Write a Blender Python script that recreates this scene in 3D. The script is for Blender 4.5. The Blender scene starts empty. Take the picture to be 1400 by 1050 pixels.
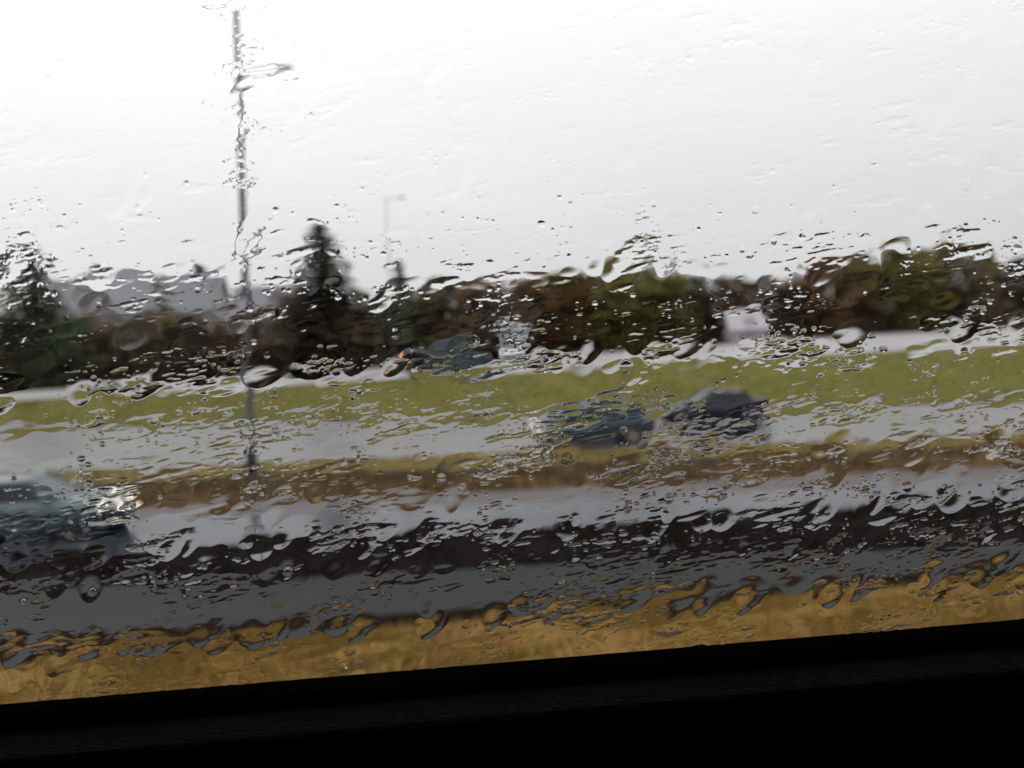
import bpy, math, random
import numpy as np
from mathutils import Vector, Matrix, Euler

# ------------------------------------------------------------------ camera, sky, sun, exposure
S = bpy.context.scene
COL = S.collection
R = math.radians
EYE = Vector((0.0, 0.0, 4.7))
FPX = 1263.0                                    # focal length in photo pixels (1400 wide)
cam_data = bpy.data.cameras.new('camera')
cam = bpy.data.objects.new('camera', cam_data)
COL.objects.link(cam)
CAM_R = (Matrix.Rotation(R(-4.7), 3, 'Z') @ Matrix.Rotation(R(90 - 4.3), 3, 'X') @ Matrix.Rotation(R(-3.0), 3, 'Z'))
cam.matrix_world = Matrix.Translation(EYE) @ CAM_R.to_4x4()
cam_data.sensor_width = 36.0
cam_data.lens = 36.0 * FPX / 1400.0
cam_data.clip_start = 0.02
cam_data.clip_end = 6000.0
PANE_Y = 0.42                                   # inner face of the window glass
cam_data.dof.use_dof = True
cam_data.dof.focus_distance = 0.46
cam_data.dof.aperture_fstop = cam_data.lens / 4.2
S.camera = cam

S.view_settings.view_transform = 'Standard'
S.view_settings.look = 'None'
S.view_settings.exposure = 0.0
S.view_settings.gamma = 1.0
S.view_settings.use_curve_mapping = False
S.cycles.use_denoising = True
S.cycles.max_bounces = 14
S.cycles.transmission_bounces = 12
S.cycles.transparent_max_bounces = 16
S.cycles.caustics_refractive = True
S.cycles.use_adaptive_sampling = False

world = bpy.data.worlds.new('World')
S.world = world
world.use_nodes = True
wn, wl = world.node_tree.nodes, world.node_tree.links
wn.clear()
SUN_EL, SUN_AZ = 32.0, -55.0                    # behind the cloud, ahead and to the left
sky = wn.new('ShaderNodeTexSky')
sky.sky_type = 'NISHITA'
sky.sun_disc = False
sky.sun_elevation = R(SUN_EL)
sky.sun_rotation = R(SUN_AZ)
sky.dust_density = 4.0
bg_sky = wn.new('ShaderNodeBackground')
bg_sky.inputs['Strength'].default_value = 0.05
wl.new(sky.outputs[0], bg_sky.inputs['Color'])
# rain cloud deck: an overcast sky, brighter towards the zenith and softly towards the hidden sun
tc = wn.new('ShaderNodeTexCoord')
sep = wn.new('ShaderNodeSeparateXYZ')
wl.new(tc.outputs['Generated'], sep.inputs[0])
mx = wn.new('ShaderNodeMath'); mx.operation = 'MAXIMUM'; mx.inputs[1].default_value = 0.0
wl.new(sep.outputs['Z'], mx.inputs[0])
lum = wn.new('ShaderNodeMath'); lum.operation = 'MULTIPLY_ADD'
lum.inputs[1].default_value = 1.75; lum.inputs[2].default_value = 1.0
wl.new(mx.outputs[0], lum.inputs[0])
dot = wn.new('ShaderNodeVectorMath'); dot.operation = 'DOT_PRODUCT'
wl.new(tc.outputs['Generated'], dot.inputs[0])
dot.inputs[1].default_value = (math.sin(R(SUN_AZ)) * math.cos(R(SUN_EL)), math.cos(R(SUN_AZ)) * math.cos(R(SUN_EL)), math.sin(R(SUN_EL)))
glow = wn.new('ShaderNodeMath'); glow.operation = 'MULTIPLY_ADD'
glow.inputs[1].default_value = 0.16; glow.inputs[2].default_value = 0.86
wl.new(dot.outputs['Value'], glow.inputs[0])
mul = wn.new('ShaderNodeMath'); mul.operation = 'MULTIPLY'
wl.new(lum.outputs[0], mul.inputs[0]); wl.new(glow.outputs[0], mul.inputs[1])
cn = wn.new('ShaderNodeTexNoise')
cn.inputs['Scale'].default_value = 3.2; cn.inputs['Detail'].default_value = 5.0
cmap = wn.new('ShaderNodeMapping'); cmap.inputs['Scale'].default_value = (1, 1, 3.5)
wl.new(tc.outputs['Generated'], cmap.inputs[0]); wl.new(cmap.outputs[0], cn.inputs['Vector'])
cm = wn.new('ShaderNodeMapRange')
cm.inputs['From Min'].default_value = 0.25; cm.inputs['From Max'].default_value = 0.75
cm.inputs['To Min'].default_value = 0.97; cm.inputs['To Max'].default_value = 1.03
wl.new(cn.outputs['Fac'], cm.inputs['Value'])
mul2 = wn.new('ShaderNodeMath'); mul2.operation = 'MULTIPLY'
wl.new(mul.outputs[0], mul2.inputs[0]); wl.new(cm.outputs[0], mul2.inputs[1])
bg_cloud = wn.new('ShaderNodeBackground')
bg_cloud.inputs['Color'].default_value = (0.738, 0.741, 0.750, 1)
wl.new(mul2.outputs[0], bg_cloud.inputs['Strength'])
mixw = wn.new('ShaderNodeMixShader'); mixw.inputs[0].default_value = 0.94
wl.new(bg_sky.outputs[0], mixw.inputs[1]); wl.new(bg_cloud.outputs[0], mixw.inputs[2])
wo = wn.new('ShaderNodeOutputWorld')
wl.new(mixw.outputs[0], wo.inputs['Surface'])

sun_d = bpy.data.lights.new('sun', 'SUN')
sun_d.energy = 0.5
sun_d.angle = R(40)
sun_d.color = (1.0, 0.97, 0.93)
sun = bpy.data.objects.new('sun', sun_d)
COL.objects.link(sun)
sv = Vector((math.sin(R(SUN_AZ)) * math.cos(R(SUN_EL)), math.cos(R(SUN_AZ)) * math.cos(R(SUN_EL)), math.sin(R(SUN_EL))))
sun.rotation_euler = sv.to_track_quat('Z', 'Y').to_euler()
sun.location = (0, 0, 60)

# ------------------------------------------------------------------ helpers
rnd = random.Random(7)
rng = np.random.default_rng(11)


def ray(px, py):
    return (CAM_R @ Vector(((px - 700.0) / FPX, -(py - 525.0) / FPX, -1.0)))


def at_z(px, py, z):
    d = ray(px, py)
    return EYE + d * ((z - EYE.z) / d.z)


def at_y(px, py, Y):
    d = ray(px, py)
    return EYE + d * (Y / d.y)


def horizon(px):
    return 430.0 - 0.0527 * (px - 700.0)


class MB:
    def __init__(self):
        self.v, self.f = [], []

    def add(self, vs, fs):
        b = len(self.v)
        self.v += [tuple(p) for p in vs]
        self.f += [tuple(i + b for i in q) for q in fs]
        return self

    def box(self, c, s, rot=None):
        x, y, z = s[0] / 2, s[1] / 2, s[2] / 2
        vs = [Vector(p) for p in ((-x, -y, -z), (x, -y, -z), (x, y, -z), (-x, y, -z), (-x, -y, z), (x, -y, z), (x, y, z), (-x, y, z))]
        if rot is not None:
            vs = [rot @ p for p in vs]
        c = Vector(c)
        return self.add([p + c for p in vs], [(0, 3, 2, 1), (4, 5, 6, 7), (0, 1, 5, 4), (1, 2, 6, 5), (2, 3, 7, 6), (3, 0, 4, 7)])

    def cbox(self, c, s, ch):
        """box with chamfered edges (two stacked rings of octagons)"""
        x, y, z = s[0] / 2, s[1] / 2, s[2] / 2
        ring = lambda ax, ay, zz: [(c[0] + px, c[1] + py, c[2] + zz) for px, py in
                                   ((-ax + ch, -ay), (ax - ch, -ay), (ax, -ay + ch), (ax, ay - ch), (ax - ch, ay), (-ax + ch, ay), (-ax, ay - ch), (-ax, -ay + ch))]
        return self.loft([ring(x - ch, y - ch, -z), ring(x, y, -z + ch), ring(x, y, z - ch), ring(x - ch, y - ch, z)], caps=True)

    def loft(self, rings, caps=True, closed=True):
        n = len(rings[0])
        vs = [p for r_ in rings for p in r_]
        fs = []
        for i in range(len(rings) - 1):
            for j in range(n if closed else n - 1):
                k = (j + 1) % n
                fs.append((i * n + j, i * n + k, (i + 1) * n + k, (i + 1) * n + j))
        if caps:
            fs.append(tuple(reversed(range(n))))
            fs.append(tuple(range((len(rings) - 1) * n, len(rings) * n)))
        return self.add(vs, fs)

    def tube(self, pts, radii, n=8, caps=True):
        rings = []
        for i, p in enumerate(pts):
            p = Vector(p)
            a = Vector(pts[max(i - 1, 0)]); b = Vector(pts[min(i + 1, len(pts) - 1)])
            q = (b - a).to_track_quat('Z', 'Y')
            r_ = radii[i] if hasattr(radii, '__len__') else radii
            rings.append([p + q @ Vector((math.cos(t) * r_, math.sin(t) * r_, 0)) for t in [2 * math.pi * k / n for k in range(n)]])
        return self.loft(rings, caps)

    def lathe_y(self, c, prof, n=24):
        """revolve (radius, y) profile about the y axis through c"""
        rings = [[(c[0] + math.cos(t) * r_, c[1] + y, c[2] + math.sin(t) * r_) for t in [2 * math.pi * k / n for k in range(n)]] for r_, y in prof]
        return self.loft(rings, True)

    def mesh(self, name, smooth=False):
        me = bpy.data.meshes.new(name)
        me.from_pydata([tuple(p) for p in self.v], [], self.f)
        me.update()
        if smooth:
            me.polygons.foreach_set('use_smooth', [True] * len(me.polygons))
        return me

    def build(self, name, m, parent=None, smooth=False):
        return link(name, self.mesh(name, smooth), m, parent)


def link(name, me, m, parent=None):
    o = bpy.data.objects.new(name, me)
    COL.objects.link(o)
    if m is not None:
        if len(me.materials) == 0:
            me.materials.append(m)
        else:
            o.material_slots[0].link = 'OBJECT'
            o.material_slots[0].material = m
    if parent is not None:
        o.parent = parent
    return o


def tag(o, label=None, cat=None, group=None, kind=None):
    if label: o['label'] = label
    if cat: o['category'] = cat
    if group: o['group'] = group
    if kind: o['kind'] = kind
    return o


def empty(name, loc=(0, 0, 0), rz=0.0):
    o = bpy.data.objects.new(name, None)
    COL.objects.link(o)
    o.location = loc
    o.rotation_euler = (0, 0, rz)
    o.empty_display_size = 0.3
    return o


def np_mesh(name, verts, faces, smooth=False):
    """verts (n,3), faces (m,k) arrays -> mesh"""
    me = bpy.data.meshes.new(name)
    n, (m, k) = len(verts), faces.shape
    me.vertices.add(n)
    me.vertices.foreach_set('co', np.ascontiguousarray(verts, dtype=np.float32).ravel())
    me.loops.add(m * k)
    me.loops.foreach_set('vertex_index', np.ascontiguousarray(faces, dtype=np.int32).ravel())
    me.polygons.add(m)
    me.polygons.foreach_set('loop_start', np.arange(0, m * k, k, dtype=np.int32))
    if smooth:
        me.polygons.foreach_set('use_smooth', np.ones(m, dtype=bool))
    me.update(calc_edges=True)
    return me


MATS = {}


def mat(name, c1, c2=None, scale=4.0, rough=0.8, rough2=None, metallic=0.0, bump=0.0, bump_scale=None, c3=None, coat=0.0,
        spec=0.5, stretch=(1, 1, 1), detail=5.0, emit=None, emit_s=0.0, ior=1.45, obj_var=0.0):
    if name in MATS:
        return MATS[name]
    m = bpy.data.materials.new(name)
    m.use_nodes = True
    N, L = m.node_tree.nodes, m.node_tree.links
    b = N['Principled BSDF']
    b.inputs['Base Color'].default_value = (*c1, 1)
    b.inputs['Roughness'].default_value = rough
    b.inputs['Metallic'].default_value = metallic
    b.inputs['Coat Weight'].default_value = coat
    b.inputs['Specular IOR Level'].default_value = spec
    b.inputs['IOR'].default_value = ior
    if emit:
        b.inputs['Emission Color'].default_value = (*emit, 1)
        b.inputs['Emission Strength'].default_value = emit_s
    if c2 or bump:
        t = N.new('ShaderNodeTexCoord'); mp = N.new('ShaderNodeMapping')
        mp.inputs['Scale'].default_value = stretch
        L.new(t.outputs['Object'], mp.inputs[0])
    if c2:
        no = N.new('ShaderNodeTexNoise'); no.inputs['Scale'].default_value = scale; no.inputs['Detail'].default_value = detail
        no.inputs['Roughness'].default_value = 0.6
        L.new(mp.outputs[0], no.inputs['Vector'])
        cr = N.new('ShaderNodeValToRGB')
        e = cr.color_ramp.elements
        e[0].position, e[0].color = 0.32, (*c1, 1)
        e[1].position, e[1].color = 0.68, (*(c3 or c2), 1)
        if c3:
            x = e.new(0.5); x.color = (*c2, 1)
        L.new(no.outputs['Fac'], cr.inputs[0])
        out = cr.outputs[0]
        if obj_var:
            oi = N.new('ShaderNodeObjectInfo')
            mr = N.new('ShaderNodeMapRange')
            mr.inputs['To Min'].default_value = 1 - obj_var; mr.inputs['To Max'].default_value = 1 + obj_var
            L.new(oi.outputs['Random'], mr.inputs['Value'])
            hs = N.new('ShaderNodeHueSaturation')
            L.new(mr.outputs[0], hs.inputs['Value']); L.new(out, hs.inputs['Color'])
            out = hs.outputs[0]
        L.new(out, b.inputs['Base Color'])
        if rough2 is not None:
            mr = N.new('ShaderNodeMapRange')
            mr.inputs['From Min'].default_value = 0.35; mr.inputs['From Max'].default_value = 0.65
            mr.inputs['To Min'].default_value = rough; mr.inputs['To Max'].default_value = rough2
            L.new(no.outputs['Fac'], mr.inputs['Value']); L.new(mr.outputs[0], b.inputs['Roughness'])
    if bump:
        bn = N.new('ShaderNodeTexNoise'); bn.inputs['Scale'].default_value = bump_scale or scale * 4; bn.inputs['Detail'].default_value = 4
        L.new(mp.outputs[0], bn.inputs['Vector'])
        bp = N.new('ShaderNodeBump'); bp.inputs['Strength'].default_value = bump; bp.inputs['Distance'].default_value = 0.03
        L.new(bn.outputs['Fac'], bp.inputs['Height']); L.new(bp.outputs[0], b.inputs['Normal'])
    MATS[name] = m
    return m


# ------------------------------------------------------------------ the ground: strips from the bus out to the trees
# each edge: photo v (pixels below the horizon) at the left and right picture border, and its height
def edge(vl, vr, z, wob=0.0, seed=0, step=3.0, zr=None):
    zr = z if zr is None else zr
    a = at_z(0, horizon(0) + vl, z); b = at_z(1400, horizon(1400) + vr, zr)
    w = b.x - a.x
    x0, x1 = a.x - 0.45 * w, b.x + 0.45 * w
    g = random.Random(seed)
    ph = [g.uniform(0, 6.28) for _ in range(4)]
    xs = [-420 + 12 * k for k in range(int((x0 + 420) // 12))]
    n = max(8, int((x1 - x0) / step))
    xs += [x0 + (x1 - x0) * k / n for k in range(n + 1)]
    xs += [x1 + 12 * k for k in range(1, int((420 - x1) // 12))]
    out = []
    for x in xs:
        t = (min(max(x, x0), x1) - a.x) / w
        y = a.y + (b.y - a.y) * t
        y += wob * (math.sin(x * 0.9 + ph[0]) * 0.5 + math.sin(x * 2.3 + ph[1]) * 0.3 + math.sin(x * 0.31 + ph[2]) * 0.6)
        out.append((x, y))
    return out, (z, zr)


def flat_edge(y, z, zr=None):
    return [(-420, y), (420, y)], (z, z if zr is None else zr)


def height(zz, xs):
    """strip heights fall gently from right to left"""
    return np.interp(xs, [-27.0, 33.0], zz)


def resample(e, xs):
    pts, z = e
    px = np.array([p[0] for p in pts]); py = np.array([p[1] for p in pts])
    return np.interp(xs, px, py), height(z, xs)


XS = np.concatenate([np.arange(-420, -60, 15.0), np.arange(-60, 75, 0.5), np.arange(75, 421, 15.0)])


def strip(name, e0, e1, m, rows=4, curve=0.0, rough=0.0, dz=0.0):
    y0, z0 = resample(e0, XS); y1, z1 = resample(e1, XS)
    V = []
    for r_ in range(rows + 1):
        t = r_ / rows
        y = y0 + (y1 - y0) * t
        z = z0 + (z1 - z0) * t + curve * math.sin(math.pi * t) + dz
        if rough and 0 < r_ < rows:
            z = z + rng.normal(0, rough, len(z))
        V.append(np.stack([XS, y, z], 1))
    V = np.concatenate(V)
    n = len(XS)
    i = np.arange(n - 1)
    F = np.concatenate([np.stack([r_ * n + i, r_ * n + i + 1, (r_ + 1) * n + i + 1, (r_ + 1) * n + i], 1) for r_ in range(rows)])
    o = link(name, np_mesh(name, V, F, smooth=True), m)
    return tag(o, kind='structure')


def asphalt(name, dark, wet, bump, spec=0.5):
    return mat(name, tuple(dark), tuple(d * 1.5 for d in dark), scale=0.7, rough=wet[0], rough2=wet[1], bump=bump, bump_scale=9.0,
               stretch=(0.25, 1, 1), ior=1.33, spec=spec)


M_road_near = asphalt('wet_asphalt_near', (0.020, 0.021, 0.022), (0.30, 0.5), 0.30)
M_path = asphalt('damp_path_asphalt', (0.0135, 0.0140, 0.0140), (0.60, 0.75), 0.6, 0.22)
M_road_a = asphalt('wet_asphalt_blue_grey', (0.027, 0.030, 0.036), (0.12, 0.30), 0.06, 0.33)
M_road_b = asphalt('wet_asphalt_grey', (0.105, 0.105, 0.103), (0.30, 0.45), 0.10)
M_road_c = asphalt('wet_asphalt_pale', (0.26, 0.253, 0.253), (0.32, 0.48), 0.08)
M_gravel = mat('wet_gravel', (0.055, 0.047, 0.045), (0.095, 0.080, 0.076), scale=6, rough=0.55, rough2=0.8, bump=0.5, bump_scale=30)
M_ochre = mat('ochre_autumn_turf', (0.15, 0.075, 0.016), (0.185, 0.10, 0.02), c3=(0.13, 0.090, 0.017), scale=1.1, rough=0.85, bump=0.6, bump_scale=14, spec=0.2)
M_rust = mat('rust_bracken_turf', (0.072, 0.042, 0.018), (0.105, 0.062, 0.024), c3=(0.062, 0.048, 0.022), scale=0.8, rough=0.9, bump=0.6, bump_scale=10, spec=0.2)
M_yellow = mat('yellowed_turf', (0.115, 0.085, 0.020), (0.15, 0.105, 0.024), c3=(0.09, 0.09, 0.02), scale=0.5, rough=0.85, bump=0.4, bump_scale=10, spec=0.2)
M_green = mat('olive_green_turf', (0.080, 0.086, 0.011), (0.110, 0.091, 0.013), c3=(0.066, 0.086, 0.011), scale=0.16, rough=0.85, bump=0.4, bump_scale=6, spec=0.2,
              stretch=(1, 1.8, 1))
M_peat = mat('black_peat', (0.006, 0.005, 0.005), (0.012, 0.009, 0.008), scale=1.6, rough=0.95, bump=0.7, bump_scale=8, spec=0.02)
M_field = mat('far_field_turf', (0.06, 0.065, 0.02), (0.09, 0.075, 0.02), scale=0.05, rough=0.9)

E_own = flat_edge(4.6, 2.0)
E_own2 = flat_edge(4.75, 2.0)
E_v0 = flat_edge(5.1, 2.0)
E_v1 = edge(433, 397, 0.80, 0.10, 1)           # ochre verge / path
E_vm = edge(413, 379, 0.78, 0.12, 21)          # muddy rim of the path
E_p1 = edge(340, 352, 0.74, 0.10, 2)           # path / black bank
E_b1 = edge(302, 288, 0.22, 0.12, 3)           # bank / near carriageway
E_a1 = edge(254, 262, 0.20, 0.02, 4)           # carriageway far edge
E_g1 = edge(236, 244, 0.20, 0.10, 5)           # gravel shoulder
E_r1 = edge(212, 222, 0.22, 0.15, 6)           # rust strip
E_d1 = edge(198, 214, 0.12, 0.12, 7)           # wet ditch path
E_y1 = edge(181, 200, 0.16, 0.12, 8)           # yellow strip
E_bb = edge(121, 157, 0.10, 0.10, 9)           # middle road far edge
E_bm = edge(117, 151, 0.16, 0.18, 22)          # muddy foot of the bank
E_gt = edge(82, 76, 1.15, 0.15, 10, zr=1.75)   # green bank top
E_c1 = flat_edge(66.0, 1.2, 1.8)
E_h1 = flat_edge(82.0, 1.25, 1.85)
E_end = flat_edge(2600.0, 4.0)

strip('ground', flat_edge(-300, 1.9), E_own, M_field, 2)
strip('bus_lane_road', flat_edge(-6.0, 1.96), E_own, M_road_near, 2, dz=0.045)
strip('gravel_shoulder', E_own, E_v0, M_gravel, 1, dz=0.01)
strip('roadside_verge', E_v0, E_v1, M_ochre, 14, curve=0.12, rough=0.03)
M_mud = mat('dark_wet_mud', (0.008, 0.006, 0.005), (0.014, 0.010, 0.007), scale=2.5, rough=1.0, bump=0.5, bump_scale=20, spec=0.0)
M_footmud = mat('brown_wet_turf', (0.050, 0.034, 0.010), (0.075, 0.052, 0.014), scale=1.5, rough=0.9, bump=0.4, bump_scale=10, spec=0.1)
strip('muddy_edge', E_v1, E_vm, M_mud, 3, rough=0.015)
strip('cycle_path', E_vm, E_p1, M_path, 3, rough=0.004)
strip('dark_bank', E_p1, E_b1, M_peat, 10, curve=0.10, rough=0.03)
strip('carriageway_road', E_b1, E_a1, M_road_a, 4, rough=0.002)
strip('gravel_edge', E_a1, E_g1, M_gravel, 3, rough=0.01)
strip('bracken_strip', E_g1, E_r1, M_rust, 6, curve=0.15, rough=0.05)
strip('ditch_path', E_r1, E_d1, M_path, 3, rough=0.005)
strip('yellow_verge', E_d1, E_y1, M_yellow, 6, curve=0.06, rough=0.03)
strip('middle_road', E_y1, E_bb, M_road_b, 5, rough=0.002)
strip('bank_foot', E_bb, E_bm, M_footmud, 3, rough=0.02)
strip('green_bank', E_bm, E_gt, M_green, 14, curve=0.12, rough=0.03)
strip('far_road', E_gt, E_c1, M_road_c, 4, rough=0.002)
strip('hedge_verge', E_c1, E_h1, mat('hedge_foot_turf', (0.035, 0.030, 0.020), (0.06, 0.045, 0.028), scale=0.5, rough=0.9, spec=0.2), 4, rough=0.05)
strip('far_field', E_h1, E_end, M_field, 3)

# painted lane dashes on the middle road and the near carriageway
M_paint = mat('worn_road_paint', (0.55, 0.55, 0.52), (0.30, 0.30, 0.29), scale=5, rough=0.5)


def lane_dashes(road, e0, e1, frac, xs, ln, w):
    for x in xs:
        y0, z0 = resample(e0, np.array([x, x + ln])); y1, z1 = resample(e1, np.array([x, x + ln]))
        y = y0 + (y1 - y0) * frac
        z = z0 + (z1 - z0) * frac + 0.008
        mb = MB().add([(x, y[0] - w, z[0]), (x + ln, y[1] - w, z[1]), (x + ln, y[1] + w, z[1]), (x, y[0] + w, z[0])], [(0, 1, 2, 3)])
        mb.build('lane_dash', M_paint, bpy.data.objects[road])


lane_dashes('middle_road', E_y1, E_bb, 0.45, [-24 + 9 * k for k in range(6)], 3.0, 0.06)
lane_dashes('far_road', E_gt, E_c1, 0.5, [-30 + 9 * k for k in range(9)], 3.0, 0.06)


# ------------------------------------------------------------------ grass: blades that nobody could count
def blades(name, e0, e1, curve, n, h, m, xr, label, cat, lean=0.35, t_pow=1.0, wid=0.012):
    x = rng.uniform(xr[0], xr[1], n)
    t = rng.uniform(0, 1, n) ** t_pow
    # clumping
    keep = (np.sin(x * 1.7 + t * 5) * np.sin(x * 0.53 + 1.3) + rng.normal(0, 0.7, n)) > -0.6
    x, t = x[keep], t[keep]
    n = len(x)
    ya, z0 = resample(e0, x); yb, z1 = resample(e1, x)
    y = ya + (yb - ya) * t
    z = z0 + (z1 - z0) * t + curve * np.sin(np.pi * t) - 0.03
    hh = h * rng.uniform(0.4, 1.2, n)
    az = rng.uniform(0, 2 * np.pi, n)
    lx, ly = np.cos(az) * hh * lean * rng.uniform(0.2, 1.5, n) + 0.12 * hh, np.sin(az) * hh * lean
    w = wid * rng.uniform(0.6, 1.6, n)
    wx, wy = np.cos(az + 1.57) * w, np.sin(az + 1.57) * w
    P = np.stack([np.stack([x - wx, y - wy, z], 1), np.stack([x + wx, y + wy, z], 1),
                  np.stack([x + wx * .6 + lx * .5, y + wy * .6 + ly * .5, z + hh * .65], 1),
                  np.stack([x + lx, y + ly, z + hh], 1)], 1).reshape(-1, 3)
    i = np.arange(n) * 4
    F = np.stack([i, i + 1, i + 2, i + 3], 1)
    o = link(name, np_mesh(name, P, F), m)
    return tag(o, label, cat, kind='stuff')


blades('verge_grass', E_v0, E_v1, 0.12, 60000, 0.13, mat('ochre_grass_blade', (0.185, 0.096, 0.022), (0.15, 0.10, 0.02), c3=(0.215, 0.122, 0.03), scale=0.9, rough=0.7, spec=0.2), (-9, 11),
       'ochre yellow rough grass on the verge beside the black window sill', 'grass')
blades('bracken', E_g1, E_r1, 0.15, 14000, 0.30, mat('bracken_blade', (0.078, 0.048, 0.020), (0.112, 0.070, 0.028), c3=(0.064, 0.050, 0.025), scale=0.7, rough=0.8, spec=0.2), (-20, 24),
       'rust brown dead bracken in a strip between two wet roads', 'bracken', wid=0.02)
blades('yellow_grass', E_d1, E_y1, 0.06, 9000, 0.16, mat('yellow_grass_blade', (0.13, 0.092, 0.02), (0.16, 0.115, 0.028), c3=(0.10, 0.095, 0.02), scale=0.6, rough=0.8, spec=0.2), (-24, 28),
       'yellowed grass along the near edge of the middle road', 'grass', wid=0.02)
blades('bank_grass', E_bm, E_gt, 0.12, 40000, 0.13, mat('green_grass_blade', (0.090, 0.095, 0.012), (0.118, 0.098, 0.015), c3=(0.072, 0.094, 0.012), scale=0.16, rough=0.8, spec=0.2), (-38, 45),
       'olive green grass on the bank between the middle and far roads', 'grass', wid=0.025)
blades('heather', E_p1, E_b1, 0.10, 30000, 0.11, mat('dark_heather', (0.007, 0.006, 0.005), (0.015, 0.010, 0.008), c3=(0.010, 0.009, 0.007), scale=1.0, rough=0.95, spec=0.02), (-13, 16),
       'blackish brown dead heather on the bank below the near carriageway', 'heather', wid=0.02, lean=0.6)


# ------------------------------------------------------------------ trees
def leaf_cloud(centres, radii, per, size, squash=1.0, droop=0.0):
    """leaf quads filling ellipsoidal clumps"""
    P = []
    for (c, rr) in zip(centres, radii):
        d = rng.normal(0, 1, (per, 3))
        d /= np.linalg.norm(d, axis=1)[:, None]
        d *= (rng.uniform(0, 1, per) ** 0.45)[:, None]
        d[:, 2] *= squash
        P.append(np.array(c) + d * rr)
    P = np.concatenate(P)
    n = len(P)
    a = rng.normal(0, 1, (n, 3)); a[:, 2] -= droop
    a /= np.linalg.norm(a, axis=1)[:, None]
    b = np.cross(a, rng.normal(0, 1, (n, 3)))
    b /= np.linalg.norm(b, axis=1)[:, None]
    s = size * rng.uniform(0.5, 1.3, n)[:, None]
    V = np.stack([P - a * s, P + b * s * 0.55, P + a * s, P - b * s * 0.55], 1).reshape(-1, 3)
    i = np.arange(n) * 4
    return V, np.stack([i, i + 1, i + 2, i + 3], 1)


def limb_mesh(name, h, spread, r0, nl=9, lean=0.0):
    mb = MB()
    pts = [(lean * t * t * h + 0.05 * math.sin(5 * t + r0 * 40), 0.05 * math.cos(4 * t), h * t) for t in (0, .2, .4, .6, .8, 1)]
    mb.tube(pts, [r0 * (1.25 - 1.15 * t) for t in (0, .2, .4, .6, .8, 1)], 7)
    for k in range(nl):
        t = rnd.uniform(0.22, 0.85)
        az = 2.4 * k + rnd.uniform(-.4, .4)
        ln = spread * (1.1 - 0.6 * t) * rnd.uniform(.7, 1.1)
        p0 = Vector((lean * t * t * h, 0, h * t))
        d = Vector((math.cos(az), math.sin(az), 0.55 + 0.5 * t))
        p1 = p0 + d * ln * .5; p2 = p0 + d * ln + Vector((0, 0, .12 * ln))
        mb.tube([p0, p1, p2], [r0 * .5 * (1.1 - t), r0 * .3 * (1.1 - t), r0 * .08], 5)
    return mb.mesh(name, True)


def broadleaf(kind):
    """unit-ish tree about 6 m tall; returns (trunk mesh, crown mesh)"""
    h = 6.0
    trunk = limb_mesh('trunk', h * .86, 2.0, 0.15, 12)
    cs, rs = [], []
    nclump = {'bush': 46, 'tall': 44, 'thin': 40}[kind]
    for k in range(nclump):
        t = rnd.uniform(0.05 if kind == 'bush' else 0.16, 0.97)
        prof = {'bush': 1.7 * (1 - (2 * t - .75) ** 2 * .42), 'tall': 1.55 * math.sin(math.pi * min(1, t * .9 + .12)) ** .7, 'thin': 1.3 * math.sin(math.pi * (t * .85 + .1))}[kind]
        prof = max(prof, .25)
        az = rnd.uniform(0, 6.283); rr = prof * math.sqrt(rnd.uniform(.08, 1))
        cs.append((math.cos(az) * rr, math.sin(az) * rr, h * t))
        rs.append(rnd.uniform(.4, .85) * (1.0 if kind != 'thin' else .7))
    V, F = leaf_cloud(cs, rs, {'bush': 95, 'tall': 85, 'thin': 30}[kind], 0.17 if kind != 'thin' else 0.10, .85)
    return trunk, np_mesh('crown', V, F)


def conifer():
    h = 9.0
    mb = MB()
    mb.tube([(0, 0, 0), (0.02, 0, 3), (0, 0.02, 6), (0, 0, h * .99)], [.16, .12, .07, .015], 7)
    V, F, off = [], [], 0
    z = 0.5
    while z < h - .15:
        rr = 2.05 * (1 - z / h) ** .85 + .06
        nb = max(4, int(9 * (1 - z / h) + 4))
        for k in range(nb):
            az = 2 * math.pi * k / nb + rnd.uniform(-.3, .3) + z * 2
            ln = rr * rnd.uniform(.7, 1.15)
            d = Vector((math.cos(az), math.sin(az), 0)); zz = z + rnd.uniform(-.1, .1)
            p0 = Vector((0, 0, zz)); p1 = p0 + d * ln + Vector((0, 0, -.22 * ln))
            mb.tube([p0, p0 + d * ln * .5, p1], [.03, .02, .006], 3)
            n = int(12 + 34 * ln)
            t = rng.uniform(.12, 1.02, n)
            c = np.array(p0)[None] + t[:, None] * (np.array(p1) - np.array(p0))[None] + rng.normal(0, .055 + .04 * ln, (n, 3)) * np.array([1, 1, .6])
            side = np.array([-d.y, d.x, 0.0])
            sg = rng.choice([-1, 1], n)[:, None]
            a = side[None] * sg * .8 + np.array(d)[None] * .6 + rng.normal(0, .35, (n, 3)) + np.array([0, 0, -.35])
            a /= np.linalg.norm(a, axis=1)[:, None]
            b = np.cross(a, np.array([0, 0, 1.0]) + rng.normal(0, .5, (n, 3)))
            b /= np.linalg.norm(b, axis=1)[:, None]
            s = rng.uniform(.13, .28, n)[:, None]
            V.append(np.stack([c - a * s * .2, c + a * s * .5 + b * s * .28, c + a * s, c + a * s * .5 - b * s * .28], 1).reshape(-1, 3))
            i = off + np.arange(n) * 4
            F.append(np.stack([i, i + 1, i + 2, i + 3], 1)); off += 4 * n
        z += .26 + .12 * (1 - z / h)
    return mb.mesh('trunk', True), np_mesh('crown', np.concatenate(V), np.concatenate(F))


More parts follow.
